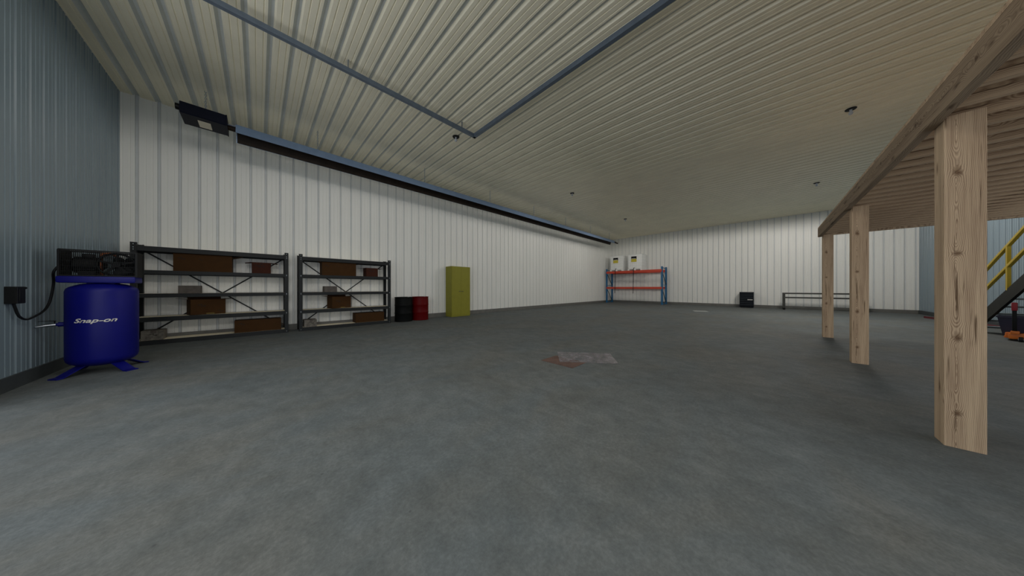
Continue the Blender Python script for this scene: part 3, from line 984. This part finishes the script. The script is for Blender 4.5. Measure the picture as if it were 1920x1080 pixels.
# ------------------------------------------------------------------ pallet jack, bin, red bar
pj = thing('pallet_jack', 'orange pallet jack with black handle and red grip at the foot of the stairs', 'pallet jack', (11.015, -3.69, 0), math.radians(-18.8))
mb = MB()
mb.box(0.0, 0.16, -0.29, 0.165, 0.045, 0.165, 0.02)
mb.box(0.09, 0.20, 0.10, 0.20, 0.05, 0.17, 0.025)
mb.build('chassis', M['orange'], pj, smooth=True)
mb = MB(); mb.box(-0.03, 0.07, 0.055, 0.145, 0.15, 0.212, 0.012); mb.build('pump_housing', M['orange'], pj, smooth=True)
for y in (-0.19, 0.13):
    mb = MB(); mb.box(0.10, 1.15, y - 0.08, y + 0.08, 0.055, 0.088, 0.008); mb.build('fork', M['orange'], pj, smooth=True)
for y in (-0.03, 0.045):
    mb = MB(); mb.lathe([(0.0, -0.022), (0.018, -0.022), (0.050, -0.020), (0.050, 0.020), (0.018, 0.022), (0.0, 0.022)], (-0.045, y, 0.050), 22, 'Y')
    w = mb.build('wheel', M['black_rubber'], pj, smooth=True)
    mb = MB(); mb.lathe([(0.0, 0.0215), (0.024, 0.0215), (0.022, 0.027), (0.0, 0.027)], (-0.045, y, 0.050), 16, 'Y'); mb.lathe([(0.0, -0.027), (0.022, -0.027), (0.024, -0.0215), (0.0, -0.0215)], (-0.045, y, 0.050), 16, 'Y'); mb.build('hub', M['steel'], w, smooth=True)
mb = MB(); mb.box(-0.002, 0.036, 0.082, 0.128, 0.205, 0.64, 0.008); mb.build('handle', M['black'], pj, smooth=True)
mb = MB(); mb.box(-0.010, 0.044, 0.074, 0.136, 0.63, 0.80, 0.016); mb.build('grip', M['grip_red'], pj, smooth=True)

mb = MB()
y0, y1, x0, x1, hB = -0.40, 0.40, 0.0, 0.50, 0.40
tp, th = 0.055, 0.012
def frust(inset, z0, z1, s=1.0):
    lo = [(x0 + tp + inset, y0 + tp + inset), (x1 - tp - inset, y0 + tp + inset), (x1 - tp - inset, y1 - tp - inset), (x0 + tp + inset, y1 - tp - inset)]
    hi = [(x0 + inset, y0 + inset), (x1 - inset, y0 + inset), (x1 - inset, y1 - inset), (x0 + inset, y1 - inset)]
    return [mb.bm.verts.new((a, b, z0)) for a, b in lo], [mb.bm.verts.new((a, b, z1)) for a, b in hi]
A, B = frust(0, 0.0, hB)
C, D = frust(th, th, hB)
for i in range(4):
    j = (i + 1) % 4
    mb.bm.faces.new((A[i], A[j], B[j], B[i]))
    mb.bm.faces.new((C[j], C[i], D[i], D[j]))
    mb.bm.faces.new((B[i], B[j], D[j], D[i]))
mb.bm.faces.new(A[::-1]); mb.bm.faces.new(C)
bn = thing('storage_bin', 'dark navy open plastic bin resting on the orange pallet jack', 'bin', (11.205, -3.88, 0.089), math.radians(-18.8))
mb.build('bin_body', M['bin_navy'], bn)
mb = MB()
for a, b in (((x0 - 0.012, y0), (x0 + 0.004, y1)), ((x1 - 0.004, y0), (x1 + 0.012, y1)), ((x0 - 0.012, y0 - 0.012), (x1 + 0.012, y0 + 0.004)), ((x0 - 0.012, y1 - 0.004), (x1 + 0.012, y1 + 0.012))):
    mb.box(a[0], b[0], a[1], b[1], hB - 0.02, hB + 0.004)
mb.build('rim', M['bin_navy'], bn)

mb = MB(); mb.bar((17.35, -4.08, 0.03), (14.2, -4.50, 0.03), 0.06, 0.058, 0.004)
tag(mb.build('steel_bar', M['red_bar']), 'long dark red steel bar lying on the floor near the blue grey wall', 'steel bar')

# ------------------------------------------------------------------ flat sheets lying on the floor
mb = MB(); mb.box(3.05, 3.43, 1.89, 2.43, 0.0, 0.004)
tag(mb.build('rusty_sheet', M['rust']), 'flat rust brown sheet lying on the concrete, half under a pale sheet', 'floor sheet')
mb = MB()
q = [(3.64, 2.55), (4.18, 1.87), (3.69, 1.52), (3.17, 2.18)]
mb.prism(q, 0.0045, 0.006, 'Z')
tag(mb.build('pale_sheet', M['pale']), 'thin pale translucent sheet overlapping the rust brown sheet on the floor', 'floor sheet')
mb = MB(); mb.prism([(14.93, 2.58), (15.18, 2.10), (14.60, 1.90), (14.40, 2.40)], 0.0, 0.012, 'Z')
tag(mb.build('floor_plate', M['pale_solid']), 'small light grey plate lying on the floor before the far wall', 'plate')

# ------------------------------------------------------------------ tube heater under the ceiling
HY = 7.72
ht = thing('hanging_tube_heater', 'long radiant tube heater with a dark burner box hung below the ceiling', 'heater', (-0.72, HY, 4.28))
ox, oz = -0.72, 4.28
mb = MB()
mb.prism([(-0.24, 0.20), (-0.24, 0.02), (-0.225, 0.0), (0.25, 0.0), (0.25, 0.20)], -0.285, 0.275, 'X')
case = mb.build('burner_box', M['heater_navy'], ht)
mb = MB(); mb.box(-0.09, 0.07, -0.10, 0.185, -0.004, 0.002); mb.build('sight_pane', M['heater_pane'], case)
mb = MB(); mb.box(0.275, 0.29, -0.25, 0.255, -0.01, 0.205, 0.003); mb.build('end_flange', M['heater_navy'], case)
mb = MB(); mb.tube([(-0.285, -0.15, 0.12), (-0.34, -0.15, 0.12)], 0.055, 20); mb.build('air_inlet', M['black'], case, smooth=True)
mb = MB(); mb.tube([(0.28, -0.03, 0.055), (19.18, -0.03, 0.055)], 0.045, 16); mb.build('radiant_tube', M['tube_brown'], ht, smooth=True)
xa, xe = 0.40, 18.45
mb = MB()
out = [(-0.145, -0.035), (-0.10, 0.14), (-0.03, 0.165), (0.06, 0.165), (0.12, 0.14), (0.20, -0.115)]
inn = [(a * 0.96, b - 0.006) for a, b in out[::-1]]
mb.prism(out + inn, xa, xe, 'X')
rf = mb.build('reflector', M['reflector'], ht)
mb = MB()
mb.prism([(-0.138, -0.040), (-0.105, 0.085), (0.115, 0.085), (0.19, -0.118), (0.184, -0.12), (0.108, 0.079), (-0.098, 0.079), (-0.132, -0.042)], xa + 0.01, xe - 0.01, 'X')
mb.build('reflector_lining', M['tube_brown'], rf)
mb = MB()
mb.box(0.28, 0.40, -0.07, 0.02, 0.095, 0.115)
mb.build('end_clip', M['galvan'], ht)
mb = MB(); mb.box(18.45, 18.85, -0.09, 0.06, 0.10, 0.112)
mb.build('end_clip', M['galvan'], ht)

words = ['above the dark burner box of the heater', 'next along the tube after the burner box', 'third along the tube counted from the burner box', 'fourth along the tube counted from the burner box',
         'fourth along the tube counted from the far wall', 'third along the tube counted from the far wall', 'second along the tube from the far wall', 'nearest the far wall']
for i, (x, zb) in enumerate(zip([-0.72, 1.03, 3.77, 6.48, 9.15, 11.8, 14.55, 17.2], [4.478] + [4.444] * 7)):
    mb = MB()
    z = zb + 0.004
    k = 0
    y = HY + (0.0 if i == 0 else 0.015)
    while z < H - 0.004:
        l, w = 0.022, 0.0135
        pts = []
        for j in range(12):
            a = 2 * PI * j / 12
            u = w * math.cos(a)
            v = l * math.sin(a)
            pts.append((x + (u if k % 2 == 0 else 0), y + (0 if k % 2 == 0 else u), z + l + v))
        mb.tube(pts, 0.0045, 6, closed=True)
        z += 2 * l - 0.0095
        k += 1
    tag(mb.build('hanger_chain', M['chain'], smooth=True), 'short steel hanger chain ' + words[i], 'chain', 'chains holding up the tube heater')

# ------------------------------------------------------------------ overhead door track
tr = thing('door_track', 'blue grey overhead door track frame hung under the ceiling', 'door track', (3.67, 4.96, 4.70))
mb = MB()
def channel(mb, a, b, axis):
    prof = [(-0.03, -0.0), (0.03, 0.0), (0.03, 0.075), (0.022, 0.075), (0.022, 0.008), (-0.022, 0.008), (-0.022, 0.075), (-0.03, 0.075)]
    mb.prism(prof, a, b, axis)
channel(mb, -5.45, 0.03, 'X')
mb.build('side_rail', M['galvan'], tr)
mb = MB(); channel(mb, -5.45, 0.03, 'X'); mb.build('side_rail', M['galvan'], tr, loc=(0, -5.62, 0))
mb = MB(); mb.prism([(-0.03, 0.0), (0.035, 0.0), (0.035, 0.008), (-0.022, 0.008), (-0.022, 0.085), (-0.03, 0.085)], -5.65, 0.031, 'Y'); mb.build('end_rail', M['galvan'], tr)
for x in (-0.35, -2.6, -4.8):
    for y in (0.0, -5.62):
        mb = MB(); mb.box(x - 0.004, x + 0.004, y - 0.012, y + 0.012, 0.004, 0.222); mb.build('hanger_strap', M['galvan'], tr)

# ------------------------------------------------------------------ ceiling lamps
LAMP_W = 88.0
def make_lamp(loc, label):
    t = thing('ceiling_lamp', label, 'ceiling lamp', loc, group='bare bulb ceiling lamps')
    mb = MB(); mb.lathe([(0.0, -0.018), (0.075, -0.018), (0.082, -0.010), (0.082, 0.0), (0.0, 0.0)], seg=28); mb.build('lamp_base', M['black'], t, smooth=True)
    mb = MB(); mb.lathe([(0.0, -0.125), (0.016, -0.121), (0.029, -0.110), (0.034, -0.092), (0.031, -0.074), (0.022, -0.052), (0.018, -0.036), (0.022, -0.018), (0.0, -0.018)], seg=24)
    mb.build('bulb', M['bulb'], t, smooth=True)
    return t
lamp_spots = [
    (3.54, 5.56, 'bare bulb ceiling lamp close to the corner of the door track'),
    (8.96, 5.56, 'bare bulb ceiling lamp in the heater side row, next after the door track corner'),
    (14.38, 5.56, 'bare bulb ceiling lamp in the heater side row, closest to the far wall'),
    (8.96, -1.25, 'bare bulb ceiling lamp above the edge of the wooden platform'),
    (14.38, -1.25, 'bare bulb ceiling lamp between the platform and the far wall'),
    (0.2, 2.15, 'added bare bulb fill lamp, out of view just inside the open doorway'),  # added lamp out of view, fill light for the left end of the shed
    (-1.0, -2.5, 'added bare bulb fill lamp, out of view in the corner behind the wooden platform'),  # second added lamp, unseen, brightens the long wall and posts from behind
]
proto = None
for x, y, lab in lamp_spots:
    if proto is None:
        proto = make_lamp((x, y, H), lab)
    else:
        dup(proto, (x, y, H), lab)
    ld = bpy.data.lights.new('lamp_glow', 'SPOT')
    ld.energy = LAMP_W * {(3.54, 5.56): 0.25, (8.96, 5.56): 0.85, (14.38, 5.56): 1.5, (8.96, -1.25): 1.8, (14.38, -1.25): 5.9, (0.2, 2.15): 1.4, (-1.0, -2.5): 4.0}[(x, y)]
    ld.color = (1.0, 0.945, 0.87)
    ld.spot_size = math.radians(180)
    ld.spot_blend = 0.06
    ld.shadow_soft_size = 0.55
    lo = bpy.data.objects.new('lamp_glow', ld)
    lo.location = (x, y, H - 0.18)
    COL.objects.link(lo)

# ------------------------------------------------------------------ daylight, camera, view
w = bpy.data.worlds.new('daylight')
scene.world = w
w.use_nodes = True
bg = w.node_tree.nodes['Background']
bg.inputs['Color'].default_value = (0.94, 0.97, 1.0, 1)
bg.inputs['Strength'].default_value = 1.5

def portal(name, loc, rot, sx, sy):
    ld = bpy.data.lights.new(name, 'AREA')
    ld.shape = 'RECTANGLE'
    ld.size, ld.size_y = sx, sy
    ld.cycles.is_portal = True
    o = bpy.data.objects.new(name, ld)
    o.location = loc
    o.rotation_euler = rot
    COL.objects.link(o)
portal('doorway_daylight', (XW, (4.95 - 0.70) / 2, 4.25 / 2), (0, math.radians(-90), 0), 4.25, 5.65)
portal('side_daylight', ((XW + 8.4) / 2, YS, 1.24), (math.radians(90), 0, 0), 8.4 - XW, 2.48)

cam = bpy.data.cameras.new('camera')
cam.sensor_width = 36.0
cam.lens = 36.0 * 478.0 / 1920.0
cam.clip_start = 0.05
cam.clip_end = 200
co = bpy.data.objects.new('camera', cam)
co.location = (0, 0, 1.1)
co.rotation_euler = (math.radians(90), 0, math.radians(45.1 - 90))
COL.objects.link(co)
scene.camera = co

scene.view_settings.view_transform = 'Standard'
scene.view_settings.look = 'None'
scene.view_settings.exposure = 0.0
scene.view_settings.gamma = 1.0
scene.view_settings.use_curve_mapping = False
scene.cycles.use_denoising = True
scene.cycles.max_bounces = 10
scene.cycles.diffuse_bounces = 8
scene.cycles.sample_clamp_indirect = 8
